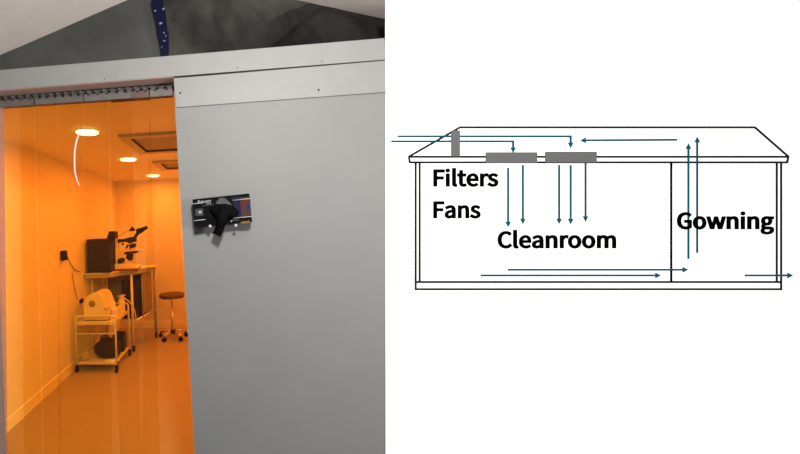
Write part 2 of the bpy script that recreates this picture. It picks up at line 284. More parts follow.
# second board, right of the doorway
y2 = 1.5945
tl_, tr_ = onY(174, 78.2, y2), onY(385, 60.6, y2); bl_, br_ = onY(176, 107.3, y2), onY(385, 92, y2)
xr = XF
b2 = MB().hexa([(tl_.x,y2,tl_.z-.001), (xr,y2,lin(tl_,tr_,xr)), (xr,y2,lin(bl_,br_,xr)), (bl_.x,y2,bl_.z)],
               [(tl_.x,YW,tl_.z-.001), (xr,YW,lin(tl_,tr_,xr)), (xr,YW,lin(bl_,br_,xr)), (bl_.x,YW,bl_.z)]).build('trim_2', 'trim')
struct(b2)
for px, py in ((180.3,93),(318.5,90)): screw(px, py, y2, b2, .0042)
struct(MB().box((jx-.035, YW-.004, 0), (jx-.006, YW+.07, zh)).build('trim_3', 'trim'))   # jamb board
# clean room shell
struct(MB().box((XLO,YW+.07,0), (XL,YB+.09,ZC)).build('wall_left', 'in_wall'))
struct(MB().box((XL,YB,0), (XR,YB+.09,ZC)).build('wall_back', 'in_wall'))
struct(MB().box((XR,YW+.07,0), (XRO,YB+.09,ZC)).build('wall_right', 'in_wall'))
struct(MB().box((XLO,YW+.062,ZC), (XRO,YB+.09,ZC+.03)).build('ceiling', 'in_ceil'))
struct(MB().box((XL,YW+.07,0), (XL+.012,YB,.10), .003).build('baseboard_left', 'skirt'))
struct(MB().box((XL+.012,YB-.012,0), (XR,YB,.10), .003).build('baseboard_back', 'skirt'))
struct(MB().box((jx-.035, YW+.07, zh-.002), (XRO, YW+.075, ZC)).build('wall_header', 'in_wall'))
# tent gable over the shed and the sloping roof sheets
YG = 1.80
L0, L1 = onY(0,54.5,YG+.04), onY(126,0,YG+.04); R0, R1 = onY(307,0,YG+.03), onY(385,16.5,YG+.03)
sl = (L1.z-L0.z)/(L1.x-L0.x); sr = (R1.z-R0.z)/(R1.x-R0.x)
xa = (R0.z-L0.z + sl*L0.x - sr*R0.x)/(sl-sr); za = L0.z + sl*(xa-L0.x)
def roof_z(x): return L0.z+sl*(x-L0.x) if x < xa else R0.z+sr*(x-R0.x)
XT0, XT1 = -1.85, .82
rb = MB()
th = .012
for q0, q1 in ((XT0, xa), (xa, XT1)):
    nx = 14; ny = 12
    b = bmesh.new(); g = []
    for j in range(ny+1):
        row = []
        for i in range(nx+1):
            x = q0+(q1-q0)*i/nx; y = YG+.12 - 2.0*j/ny
            w = 0 if (j == 0 or i in (0, nx)) else .0025*math.sin(7.3*x+3.1*y)*math.sin(4.1*y+1.3*x+.7)
            row.append(b.verts.new((x, y, roof_z(x)+w)))
        g.append(row)
    for j in range(ny):
        for i in range(nx): b.faces.new((g[j][i], g[j][i+1], g[j+1][i+1], g[j+1][i]))
    bmesh.ops.recalc_face_normals(b, faces=b.faces[:])
    ex = bmesh.ops.extrude_face_region(b, geom=b.faces[:])
    bmesh.ops.translate(b, vec=(0,0,th), verts=[v for v in ex['geom'] if isinstance(v, bmesh.types.BMVert)])
    bmesh.ops.recalc_face_normals(b, faces=b.faces[:])
    rb._add(b)
struct(rb.build('ceiling_tent', 'tent'))
# gable: grey sheet left of the blue tape, black crinkled sheet right of it
tp0, tp1 = onY(160, 28, YG), onY(164, 55, YG)
xs = (tp0.x+tp1.x)/2
from mathutils import noise
def gable(name, m, xlo, xhi, amp, dy):
    b = bmesh.new(); nx, nz = 120, 70; g = []
    for j in range(nz+1):
        row = []
        for i in range(nx+1):
            x = xlo+(xhi-xlo)*i/nx; z = 2.20+(roof_z(x)+.004-2.20)*j/nz
            w = amp*(noise.noise(Vector((x*5, z*6, dy*30)))*1.2 + abs(noise.noise(Vector((x*9+z*7, z*4-x*3, 3.1))))*1.4)
            w *= min(1, (nz-j)/9.0)
            # a diagonal fold on the black sheet
            if amp > .01:
                q = (x-.12) - (z-2.30)*1.35
                w -= .02*math.exp(-(q/.035)**2)*min(1, (nz-j)/9.0)
            row.append(b.verts.new((x, YG+.045+dy-w-(.0), z)))
        g.append(row)
    for j in range(nz):
        for i in range(nx): b.faces.new((g[j][i], g[j][i+1], g[j+1][i+1], g[j+1][i])).smooth = True
    ex = bmesh.ops.extrude_face_region(b, geom=b.faces[:])
    bmesh.ops.translate(b, vec=(0,.006,0), verts=[v for v in ex['geom'] if isinstance(v, bmesh.types.BMVert)])
    bmesh.ops.recalc_face_normals(b, faces=b.faces[:])
    mb = MB(); mb._add(b)
    return struct(mb.build(name, m))
gable('wall_gable_left', 'cloth_grey', XT0, xs+.01, .006, .0)
gr = gable('wall_gable_right', 'cloth_black', xs-.01, XT1, .022, .002)
mt['cloth_mid'] = mat('grey_brown_sheet', (.036,.033,.030), .7, var=.65, scale=4.5, bump=.3, spec=.1)
gr.data.materials.append(mt['cloth_mid'])
da, db_ = onY(207, 50, YG+.03), onY(312, 0, YG+.03)     # the grey sheet overlaps the black one along a slanting edge
for p in gr.data.polygons:
    c_ = p.center
    if c_.z > da.z + (db_.z-da.z)*(c_.x-da.x)/(db_.x-da.x): p.material_index = 1
# dark blue tape strip over the seam
edge = [(150.5,-2),(150.8,0),(153,9),(155.8,20),(157,30),(159,38),(160.5,46),(161,56.5)], [(162,-2),(162.5,0),(164,7),(165.8,13),(166.8,24),(167.2,31),(168.6,33),(168.8,56.5)]
tb = MB()
yt = YG-.004
for i in range(7):
    (l0, l1), (r0, r1) = (edge[0][i], edge[0][i+1]), (edge[1][i], edge[1][i+1])
    q = [onY(*l0, yt), onY(*r0, yt), onY(*r1, yt), onY(*l1, yt)]
    tb.hexa(q, [p+Vector((0,.006,0)) for p in q])
tape = tag(tb.build('tape_strip', 'bluetape'), 'dark blue tape strip with white flecks running down the dark gable sheet', 'tape')
for px, py, w, h in ((155.3,11,.010,.010),(163.5,9,.012,.012),(160.8,23.5,.017,.012),(164,33,.008,.008),(164.3,41,.012,.007),(162,47,.006,.006),(166,36,.006,.009)):
    p = onY(px, py, yt); w /= 2; h /= 2
    MB().prism([(p.x-w,p.z-h*.4),(p.x-.2*w,p.z-h),(p.x+w,p.z+.2*h),(p.x+.5*w,p.z+h),(p.x-.6*w,p.z+.7*h)], yt-.0015, yt-.0001, 'y').build('fleck', 'speck', tape)

# ================================================================== STRIP CURTAIN
YC = 1.66
# rail with its toothed edge
ra, rb2 = onY(0, 95.2, YC), onY(172, 82.3, YC)
rc, rd = onY(0, 101.5, YC), onY(172, 89.5, YC)
xe = dt.x - .001
x0r = jx-.03
def rz(x): return lin(ra, rb2, x)
def rz2(x): return lin(rc, rd, x)
rl = thing('curtain_rail', 'perforated metal hanging rail across the top of the amber doorway', 'rail', ((x0r+xe)/2, YC, rz(0)))
def loc(o, ref): o.data.transform(Matrix.Translation(-Vector(ref.location))); return o
back = MB()
back.hexa([(x0r,YC+.012,rz(x0r)), (xe,YC+.012,rz(xe)), (xe,YC+.012,rz2(xe)), (x0r,YC+.012,rz2(x0r))],
          [(x0r,YC+.017,rz(x0r)), (xe,YC+.017,rz(xe)), (xe,YC+.017,rz2(xe)), (x0r,YC+.017,rz2(x0r))])
loc(back.build('rail_back', 'dark', rl), rl)
pr = MB(); pr2 = MB()
n = 2
zt = lambda x, f: rz(x)+(rz2(x)-rz(x))*f
for f0, f1, dy in ((.05,.17,.0),(.42,.52,.002)):
    pr.hexa([(x0r,YC+dy,zt(x0r,f0)), (xe,YC+dy,zt(xe,f0)), (xe,YC+dy,zt(xe,f1)), (x0r,YC+dy,zt(x0r,f1))],
            [(x0r,YC+.012,zt(x0r,f0)), (xe,YC+.012,zt(xe,f0)), (xe,YC+.012,zt(xe,f1)), (x0r,YC+.012,zt(x0r,f1))])
loc(pr.build('rail_lip', 'rail', rl), rl)
step = .0375
x = x0r+.006
teeth = MB()
while x < xe-.03:
    teeth.hexa([(x,YC+.001,zt(x,.55)), (x+.021,YC+.001,zt(x+.021,.50)), (x+.021,YC+.001,zt(x+.021,.80)), (x,YC+.001,zt(x,.86))],
               [(x,YC+.011,zt(x,.55)), (x+.021,YC+.011,zt(x+.021,.50)), (x+.021,YC+.011,zt(x+.021,.80)), (x,YC+.011,zt(x,.86))])
    teeth.hexa([(x+.024,YC+.001,zt(x,.18)), (x+.034,YC+.001,zt(x+.034,.18)), (x+.028,YC+.001,zt(x+.034,.42)), (x+.018,YC+.001,zt(x,.42))],
               [(x+.024,YC+.011,zt(x,.18)), (x+.034,YC+.011,zt(x+.034,.18)), (x+.028,YC+.011,zt(x+.034,.42)), (x+.018,YC+.011,zt(x,.42))])
    x += step
loc(teeth.build('rail_teeth', 'rail', rl), rl)

# strips: top edge follows the clamps; every strip is a soft bowed sheet
strips = [  # px left/right at top, px left/right at bottom, depth offset, clamp mat, label
    (-8, 33.5, -1, 42.5, .000, 'plate', 'amber clear curtain strip hanging at the left side of the doorway'),
    (20, 57, 24, 61, .012, None, 'amber clear curtain strip second from the left, lapped behind its neighbours'),
    (34.8, 83, 44, 84, .000, 'plate', 'amber clear curtain strip with a modelled curved glint below the nearest ceiling lamp'),
    (58, 108, 58.5, 112, .012, None, 'amber clear curtain strip lapped behind its neighbours, crossing the dark instrument box'),
    (83.8, 131, 84, 141.5, .000, 'plate', 'amber clear curtain strip in front of the cart and microscope'),
    (109, 149.5, 120, 160, .012, 'plate_brown', 'amber clear curtain strip with a brownish clamp, in front of the table corner'),
    (150, 173, 141.5, 194, .000, 'plate', 'amber clear curtain strip hanging beside the grey wall, in front of the stool'),
]
zb = .015
for i, (t0, t1, u0, u1, dy, pm, lab) in enumerate(strips):
    y = YC+.020+dy+.0007*i
    if t1 >= 173: top_r = xe-.001
    # corners on the strip's own plane
    zt0 = rz2(onY(t0, 98, y).x)-.001; zt1 = rz2(onY(t1, 92, y).x)-.001
    A, B = onY(t0, 98, y), onY(t1, 92, y)
    xa0, xa1 = A.x, min(B.x, xe)
    bl, br = onY(u0, 454, y), onY(u1, 454, y)
    zz = bl.z
    kL = (bl.x-A.x)/(A.z-bl.z); kR = (br.x-xa1)/(B.z-br.z)
    b = bmesh.new(); nx, nz = 12, 36; g = []
    for j in range(nz+1):
        row = []
        f = j/nz
        for k in range(nx+1):
            q = k/nx
            ztop = zt0+(zt1-zt0)*q
            z = ztop+(zb-ztop)*f
            xl = A.x + kL*(A.z-z); xr_ = xa1 + kR*(B.z-z)
            if i == len(strips)-1: xr_ = min(xr_, door_x(z)+.03) if z < 2.1 else min(xr_, xe)
            x = xl+(xr_-xl)*q
            bow = .0045*math.sin(PI*q)*(1 if dy == 0 else -1)*min(1, f*5) + .003*math.sin(5*z+i)*f*(q-.5)
            row.append(b.verts.new((x, y-bow, z)))
        g.append(row)
    for j in range(nz):
        for k in range(nx): b.faces.new((g[j][k], g[j][k+1], g[j+1][k+1], g[j+1][k])).smooth = True
    bmesh.ops.recalc_face_normals(b, faces=b.faces[:])
    root = thing('curtain_strip', lab, 'curtain strip', ((bl.x+br.x)/2, y, zb), 0, 'clear strips of the doorway curtain')
    mb = MB(); mb._add(b)
    st = loc(mb.build('strip', 'pvc', root), root)
    if pm:
        # clamp plate gripping the strip's top
        yc = YC-.002 if dy == 0 else YC+.001
        p0, p1 = onY(t0, 100, yc), onY(t1, 100, yc)
        xx0, xx1 = p0.x+.001, min(p1.x, xe)-.001
        hz0, hz1 = rz2(xx0)+.004, rz2(xx1)+.004
        H = .031
        cl = MB()
        cl.hexa([(xx0,yc,hz0), (xx1,yc,hz1), (xx1,yc,hz1-H), (xx0,yc,hz0-H)],
                [(xx0,y+.004,hz0), (xx1,y+.004,hz1), (xx1,y+.004,hz1-H), (xx0,y+.004,hz0-H)])
        loc(cl.build('clamp_plate', pm, root), root)
        nt = max(2, int((xx1-xx0)/.037))
        for k in range(nt):
            xx = xx0+(xx1-xx0)*(k+.35)/nt
            zq = rz2(xx)+.0035
            loc(MB().box((xx,yc-.0012,zq-.0045), (xx+.014,yc-.0002,zq)).build('clamp_slot', 'dark', root), root)
    if i == 2:  # tube added to draw the curved lamp reflection
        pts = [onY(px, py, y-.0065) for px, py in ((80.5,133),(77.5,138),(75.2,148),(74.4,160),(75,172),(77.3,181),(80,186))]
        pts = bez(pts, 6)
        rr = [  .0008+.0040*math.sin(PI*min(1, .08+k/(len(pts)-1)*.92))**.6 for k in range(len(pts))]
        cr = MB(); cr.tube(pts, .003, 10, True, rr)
        loc(cr.build('painted_glint', 'painted_glint', root), root)['label'] = 'modelled curved glint'
# milky offcut at the jamb
p0, p1 = onY(-4, 110, YC+.004), onY(3.8, 110, YC+.004); q0, q1 = onY(-4, 454, YC+.004), onY(7.2, 454, YC+.004)
mk = MB()
def ext(p, q, z): return p.x+(q.x-p.x)*(p.z-z)/(p.z-q.z)
ztp = rz2(p0.x)-.024
mk.hexa([(ext(p0,q0,ztp),YC+.002,ztp), (ext(p1,q1,ztp),YC+.002,ztp), (ext(p1,q1,.02),YC+.002,.02), (ext(p0,q0,.02),YC+.002,.02)],
        [(ext(p0,q0,ztp),YC+.006,ztp), (ext(p1,q1,ztp),YC+.006,ztp), (ext(p1,q1,.02),YC+.006,.02), (ext(p0,q0,.02),YC+.006,.02)])
tag(mk.build('curtain_strip', 'pvc_milky', None, ((p0.x+p1.x)/2, YC, .02)), 'narrow milky pinkish curtain strip along the left edge of the doorway', 'curtain strip')

# ================================================================== CEILING: LAMPS AND FILTER UNITS
def ceil_at(px, py): return onZ(px, py, ZC)
for i, (px, py, lab) in enumerate(((87.2,131.4,'round ceiling lamp nearest the doorway, largest of three, above the curved glint'),
                      (128.2,158.9,'middle round ceiling lamp, beside the larger square ceiling filter unit'),
                      (153.2,175.3,'round ceiling lamp farthest back, below the smaller ceiling filter unit'))):
    c = ceil_at(px, py)
    t = thing('ceiling_lamp', lab, 'ceiling lamp', c, 0, 'round ceiling lamps in the amber room')
    MB().lathe([(.086,-.001),(.086,-.004),(.083,-.006),(.078,-.006)]).build('ring', 'lampring', t)
    MB().lathe([(.082,-.005),(.079,-.012),(.04,-.015),(.004,-.016)]).build('diffuser', 'lamp', t)
    ld = bpy.data.lights.new('lamp_or_fill_light', 'AREA'); ld.shape = 'DISK'; ld.size = .15
    ld.color = AMBER; ld.energy = E_IN
    lo = bpy.data.objects.new('lamp_or_fill_light', ld); COL.objects.link(lo); lo.location = c+Vector((0,0,-.03))
    ld.spread = PI
for yy in (2.7, 3.9, 5.0):  # added fill lights without fixtures, out of view, evening out the room
    ld = bpy.data.lights.new('lamp_or_fill_light', 'AREA'); ld.shape = 'DISK'; ld.size = .3; ld.color = AMBER; ld.energy = E_FILL
    lo = bpy.data.objects.new('lamp_or_fill_light', ld); COL.objects.link(lo); lo.location = (.30, yy, ZC-.04)
def ffu(corners, depth, lab):
    xl, xr_, yn, yf = corners
    t = thing('fan_filter_unit', lab, 'filter unit', ((xl+xr_)/2, (yn+yf)/2, ZC), 0, 'ceiling filter units')
    W, D = (xr_-xl)/2, (yf-yn)/2; fr = .075
    m = MB()
    m.box((-W,-D,-depth), (W,-D+fr,0), .004); m.box((-W,D-fr,-depth), (W,D,0), .004)
    m.box((-W,-D+fr,-depth), (-W+fr,D-fr,0), .004); m.box((W-fr,-D+fr,-depth), (W,D-fr,0), .004)
    m.build('frame', 'ffu', t)
    MB().box((-W+fr,-D+fr,-.004), (W-fr,D-fr,-.001)).build('filter_panel', 'ffu_in', t)
    g = MB()
    e = .009
    for s in (-1, 1):
        g.box((-W+fr,s*(D-fr)-e,-depth*.6), (W-fr,s*(D-fr)+e,-.004)) if False else None
    g.box((-W+fr,D-fr-.012,-depth*.8), (W-fr,D-fr-.002,-.004)); g.box((-W+fr+.002,-D+fr,-depth*.8), (-W+fr+.012,D-fr-.012,-.004))
    g.build('gasket', 'dark', t)
    return t
c1, c1n = ceil_at(137.5,152.5), ceil_at(120.5,134.5)
ffu(((c1.x+c1n.x)/2, (c1.x+c1n.x)/2+.62, c1n.y, c1.y), .022, 'larger nearer square filter unit recessed in the amber ceiling beside the grey wall')
c2, c2n = ceil_at(161.5,169), ceil_at(152,161)
ffu(((c2.x+c2n.x)/2, (c2.x+c2n.x)/2+.62, c2n.y, c2.y), .022, 'smaller farther filter unit in the amber ceiling above the farthest lamp')

# ================================================================== TABLE WITH THE MICROSCOPE
ZT = 1.00
RF = onZ(133.5, 352); RR = onZ(157, 337.5)
LF = Vector((XL+.015, 4.16, 0)); LR = Vector((XL+.02, 4.80, 0))
tb = thing('equipment_table', 'pale trolley table with rounded front corner holding the microscope, by left wall', 'table', (-1.4, 4.5, 0))
O = Vector(tb.location)
def w2(p): return (p[0]-O.x, p[1]-O.y)
crv = [LF, Vector((-1.45,4.22,0)), RF+Vector((-.10,-.015,0)), RF+Vector((.0,.01,0)), RF+Vector((.065,.10,0)), RF+(RR-RF)*.55+Vector((.045,0,0)), RR+Vector((.03,-.06,0)), RR+Vector((.02,.03,0)), Vector((-1.2,5.0,0)), LR]
out = [w2(p) for p in bez(crv[1:8], 5)]
outline = [w2(LF)]+out+[w2(p) for p in crv[8:]]
MB().prism(outline, ZT-.012, ZT, 'z').build('tabletop', 'tabletop', tb)
def shrink(o, d):
    c = Vector((sum(p[0] for p in o)/len(o), sum(p[1] for p in o)/len(o))); r = []
    for p in o:
        v = Vector(p)-c; r.append(tuple(c+v*(1-d/v.length)))
    return r
MB().prism(shrink(outline, .006), ZT-.060, ZT-.0125, 'z').build('edge_band', 'apron', tb)
legs = [RF+Vector((0,0.02,0)), RR+Vector((-.01,0,0)), LF+Vector((.02,.18,0)), LR+Vector((.03,-.03,0)), RF+(RR-RF)*.42]
for k, p in enumerate(legs):
    q = w2(p)
    if k == 4:
        MB().tube([(*q,.36), (*q,ZT-.061)], .009, 10).build('post', 'greymetal', tb); continue
    MB().tube([(*q,.075), (*q,ZT-.061)], .016, 12).build('leg', 'whitemetal' if k != 1 else 'greymetal', tb)
    cs = MB(); cs.cyl((q[0]-.012,q[1],.034), (q[0]+.012,q[1],.034), .034, 18); cs.box((q[0]-.016,q[1]-.012,.045), (q[0]+.016,q[1]+.012,.077), .003)
    cs.build('caster', 'black', tb)
# lower rails and a shelf set back from the front
ml = MB(); qa, qb = w2(legs[0]), w2(legs[1])
ml.tube([(*qa,.36),(*qb,.385)], .013, 8); ml.build('rail', 'whitemetal', tb)
sh = [w2(RF+Vector((-.16,.19,0))), w2(RF+(RR-RF)*.32+Vector((-.015,.0,0))), w2(RR+Vector((-.03,-.02,0))), w2((-1.2,4.96)), w2((-1.62,4.80)), w2((-1.62,4.62))]
MB().prism(sh, .352, .372, 'z').build('shelf', 'apron', tb)
# brownish side panel standing in the frame
pa, pb = RF+(RR-RF)*.50+Vector((-.01,0,0)), RR+Vector((-.035,-.06,0))
pm_ = MB(); dv = Vector((-.012,.004,0))
pm_.hexa([(*w2(pa),.40), (*w2(pb),.40), (*w2(pb),ZT-.07), (*w2(pa),ZT-.07)], [(*w2(pa+dv),.40), (*w2(pb+dv),.40), (*w2(pb+dv),ZT-.07), (*w2(pa+dv),ZT-.07)])
pm_.build('side_panel', 'brownpanel', tb)

bp_ = MB(); bp_.box((XL+.03-O.x,.40,.40), (-1.16-O.x,.412,ZT-.062)); bp_.build('shade_panel', 'brownpanel', tb)  # brown panel added for the shade on the wall under the table
# black computer tower on the shelf
pc0 = onZ(121, 317, .372)
tc_ = P(131, 300, 4.72)
pc = thing('computer_tower', 'black computer tower standing on the shelf under the pale table', 'computer', (tc_.x, tc_.y, .372), math.radians(-8))
MB().box((-.10,-.06,0.0), (.10,.36,.49), .008).build('case', 'black', pc)
MB().box((-.085,-.066,.30), (.085,-.058,.44), .002).build('drive_bay', 'darkbox', pc)
MB().box((-.04,-.066,.18), (.04,-.058,.24), .002).build('front_panel', 'darkbox', pc)

# dark instrument box on the table
bx0 = Vector((XL+.035, 4.21, ZT))
by = bx0.y
bw = onY(109.5, 255, by).x
bt = onY(100, 239, by).z
ib = thing('instrument_case', 'large dark brown instrument box on the table left of the microscope', 'instrument', ((bx0.x+bw)/2, by, ZT))
W = (bw-bx0.x)/2; Hh = bt-ZT
MB().box((-W,0,.012), (W,.30,Hh), .006).build('casing', 'darkbox', ib)
MB().box((-W-.012,-.012,0), (W,.30,.012), .003).build('base_plate', 'black', ib)
MB().box((-W+.03,-.004,.06), (W-.03,.002,Hh-.05), .002).build('front_panel', 'darkbox', ib)
MB().box((-W-.010,.02,Hh*.35), (-W-.001,.22,Hh*.92), .002).build('side_panel', 'brownpanel', ib)
pz = onY(110.5, 236, by+.02)
sm = thing('control_box', 'small black box on top of the dark brown instrument box', 'instrument', (pz.x, by+.03, bt))
MB().prism([(-.055,0),(.045,0),(.045,.082),(-.022,.088),(-.032,.06)], .0, .14, 'y', .004).build('casing', 'black', sm)
MB().cyl((.0,-.008,.045), (.0,.0005,.045), .016, 16).build('dial', 'darkbox', sm)

# ------------------------------------------------------------------ microscope (side view, eyepieces to the right)
ZM = 4.62
sc = ZM/F
mo = P(119, 269, ZM); mo.z = ZT+.016
def mp(px, py): # local x,z in metres from pixel measurements on the microscope's own plane
    return ((px-119)*sc, (269.2-py)*sc)
mic = thing('microscope', 'black and white laboratory microscope with eyepieces to the right, on the pale table', 'microscope', mo, PHI)
def mpoly(*pts): return [mp(*p) for p in pts]
MB().prism(mpoly((115.5,269.2),(140,269.2),(140.5,266.8),(132,265.3),(123,264.2),(115.5,264)), -.10, .10, 'y', .006).build('base', 'white', mic)
MB().prism(mpoly((116.6,264.6),(119.3,264.6),(119.3,236),(118.8,233.5),(116.6,233.5)), -.055, .055, 'y', .004).build('pillar', 'white', mic)
arm = MB(); arm.prism(mpoly((112.5,243),(118,244),(124,243.2),(137,242.6),(137.2,238.2),(130,238.6),(124,240.2),(112.5,239.8)), -.045, .045, 'y', .006)
arm.build('arm', 'black', mic)
hd_ = MB(); hd_.prism(mpoly((129,244.0),(137.3,243.2),(137.3,237.6),(129,239)), -.06, .06, 'y', .008); hd_.build('head', 'black', mic)
for s in (-1, 1):
    e = MB(); a0 = mp(138.5,233.4); a1 = mp(143.5,231.4); a2 = mp(148.6,229)
    e.tube([(a0[0],s*.036,a0[1]), (a1[0],s*.036,a1[1])], .026, 16, True, [.038,.032]); e.tube([(a1[0]-.005,s*.036,a1[1]-.002), (a2[0],s*.036,a2[1])], .017, 16, True, [.024,.021])
    e.build('eyepiece', 'black', mic)
nk = MB(); a0 = mp(137,238.5); a1 = mp(140,233); nk.tube([(a0[0]-.01,0,a0[1]), (a1[0],0,a1[1])], .02, 12); nk.box((a1[0]-.012,-.05,a1[1]-.012), (a1[0]+.03,.05,a1[1]+.014), .005)
nk.build('binocular_neck', 'black', mic)
# camera on a thin arm above the head
cm = MB(); a0 = mp(120,236.5); a1 = mp(126,233.6); a2 = mp(132,231); cm.tube([(a0[0],0,a0[1]), (a1[0],0,a1[1]), (a2[0],0,a2[1])], .0045, 8); cm.build('lamp_arm', 'steel', mic)
cm = MB(); cm.prism(mpoly((131,232.6),(135.8,232.4),(136,230),(133.6,227.6),(132.4,229.6),(131,230.6)), -.03, .03, 'y', .004); cm.build('lamp_head', 'black', mic)
# nosepiece and objectives
nz2 = MB(); nz2.prism(mpoly((129.6,246.6),(137,244.9),(136.2,248.6),(132.5,249.6)), -.03, .03, 'y', .003); nz2.build('objective_turret', 'black', mic)
npz = MB(); a0 = mp(132,243.6); npz.cyl((a0[0],0,a0[1]), (a0[0]-.012,0,a0[1]-.022), .042, 20, .03); npz.build('nosepiece', 'steel', mic)
for k, (dx, dyy) in enumerate(((-.028,-.012),(.0,.0),(.026,.012))):
    ob = MB(); a0 = mp(131.5,246); L = (.045,.055,.04)[k]
    ob.tube([(a0[0]+dx,dyy,a0[1]), (a0[0]+dx*1.5-.004,dyy*1.4,a0[1]-L*.6), (a0[0]+dx*1.7-.006,dyy*1.6,a0[1]-L)], .012, 12, True, [.014,.012,.006]); ob.build('objective', 'black', mic)
stg = MB(); stg.prism(mpoly((126,255.2),(138.5,254.2),(138.5,252.6),(126,253)), -.09, .09, 'y', .003); stg.build('stage', 'black', mic)
sa = MB(); a0 = mp(138,253.6); a1 = mp(142.5,252.6); sa.tube([(a0[0],-.05,a0[1]), (a1[0],-.05,a1[1])], .005, 8); sa.build('stage_control', 'steel', mic)
cdn = MB(); cdn.prism(mpoly((127.5,255.5),(133.8,255.2),(133,261.5),(129.5,261.8),(126.6,259)), -.035, .035, 'y', .006); cdn.build('condenser', 'black', mic)
for s in (-1, 1):
    kb = MB(); a0 = mp(121.5,261.6); kb.cyl((a0[0],s*.056,a0[1]), (a0[0],s*.098,a0[1]), .034, 22, .030); kb.build('focus_knob', 'black', mic)
kb = MB(); a0 = mp(124.6,244.8); kb.cyl((a0[0],-.046,a0[1]), (a0[0],-.075,a0[1]), .014, 16); kb.build('clamp_knob', 'black', mic)
br_ = MB(); a0 = mp(118.5,250); a1 = mp(127,254.2); br_.tube([(a0[0],0,a0[1]), (a1[0],0,a1[1])], .009, 10); br_.build('stage_bracket', 'white', mic)
# dark red pad under the microscope
rp = thing('mouse_pad', 'thin dark red pad under the microscope base', 'pad', (mo.x+.09, mo.y-.02, ZT), PHI)
MB().box((-.20,-.12,0), (.17,.14,.015), .003).build('pad', 'red', rp)
sp = P(149, 266, 4.85)
shp = thing('paper_sheet', 'white paper sheet lying on the table right of the microscope', 'paper', (sp.x-.03, sp.y, ZT), .15)
MB().prism([(-.10,-.06),(.10,-.09),(.13,.09),(-.07,.11)], .0, .002, 'z').build('sheet', 'paper', shp)

# ================================================================== CART
cRF = onZ(117, 372.5); cLFx = max(onZ(76.5, 373).x, XL+.05)
cw = cRF.x-cLFx; cdp = .50
ct = thing('utility_cart', 'small white wheeled cart with two shelves in front of the table', 'cart', ((cRF.x+cLFx)/2, cRF.y, 0), 0)
W = cw/2; zs = .535; zr = .595; r = .011
MB().prism([(-W+.01,.0),(W-.01,.0),(W-.01,cdp),(-W+.01,cdp)], zs-.034, zs, 'z', .004).build('top_shelf', 'whitemetal', ct)
MB().prism([(-W+.01,.0),(W-.01,.0),(W-.01,cdp),(-W+.01,cdp)], .082, .105, 'z', .004).build('bottom_shelf', 'whitemetal', ct)
def hoop(y, z):
    rr = .03; pts = [(-W,y,.075), (-W,y,z-rr)]
    for k in range(1, 6): a = PI-PI/2*k/6; pts.append((-W+rr+rr*math.cos(a), y, z-rr+rr*math.sin(a)))
    for k in range(0, 7): a = PI/2-PI/2*k/6; pts.append((W-rr+rr*math.cos(a), y, z-rr+rr*math.sin(a)))
    pts.append((W,y,.075)); return pts
h = MB(); h.tube(hoop(0,zr), r, 10); h.build('front_hoop', 'whitemetal', ct)
h = MB(); h.tube(hoop(cdp,zr+.03), r, 10); h.build('rear_hoop', 'whitemetal', ct)
for s in (-1, 1):
    h = MB(); h.tube([(s*W,0,zs+.012),(s*W,cdp,zs+.012)], .007, 8); h.build('side_rail', 'whitemetal', ct)
h = MB(); h.tube([(-W,0,.408),(W,0,.408)], .006, 8); h.build('cross_bar', 'whitemetal', ct)
for sx in (-1, 1):
    for y in (0, cdp):
        cs = MB(); cs.cyl((sx*W-.011,y,.03), (sx*W+.011,y,.03), .030, 18); cs.box((sx*W-.016,y-.012,.035), (sx*W+.016,y+.012,.078), .003)
        cs.build('caster', 'black', ct)

# white rounded bench instrument on the cart
ZD = cRF.y+.04
dpx = [(83.5,319.5),(83.5,305),(84.6,299.5),(87.5,296),(92,293.8),(96,292.9),(99.5,293.6),(102,296.3),(104,301),(106,306),(107.6,311),(108.2,319.5)]
pts = [onY(px, py, ZD) for px, py in dpx]
cxm = (pts[0].x+pts[-1].x)/2
dv = thing('bench_instrument', 'cream white rounded bench instrument on top of the small white cart', 'instrument', (cxm, ZD, zs))
zo = min(p.z for p in pts)
prof = [(p.x-cxm, max(0.006, p.z-zs) if k not in (0, len(pts)-1) else .006) for k, p in enumerate(pts)]
MB().prism(prof, .0, .30, 'y', .010).build('housing', 'cream', dv)
inner = [(x*.84-.012, .03+z*.80) for x, z in prof]
MB().prism(inner, -.006, .004, 'y', .003).build('front_panel', 'white', dv)
kp = onY(92.3, 303.5, ZD)
MB().lathe([(.034,0),(.036,.006),(.030,.014),(.006,.016)], 24, Matrix.Translation((kp.x-cxm,-.006,kp.z-zs)) @ Matrix.Rotation(PI/2, 4, 'X')).build('knob', 'creamdark', dv)
MB().box((prof[0][0]+.004,.004,0), (prof[-1][0]-.006,.29,.0062)).build('shadow_foot', 'dark', dv)  # near-black foot draws the shadow line under the housing
vp = onY(107.5, 308.5, ZD)
MB().box((vp.x-cxm-.045,-.012,vp.z-zs-.008), (vp.x-cxm+.025,.02,vp.z-zs+.010), .004).build('latch', 'chrome', dv)
kp = onY(117.5, 313.5, ZD)
vb = MB(); vb.cyl((prof[-1][0]-.01,.05,.03), (prof[-1][0]+.022,.05,.03), .020, 18); vb.build('valve', 'cream', dv)
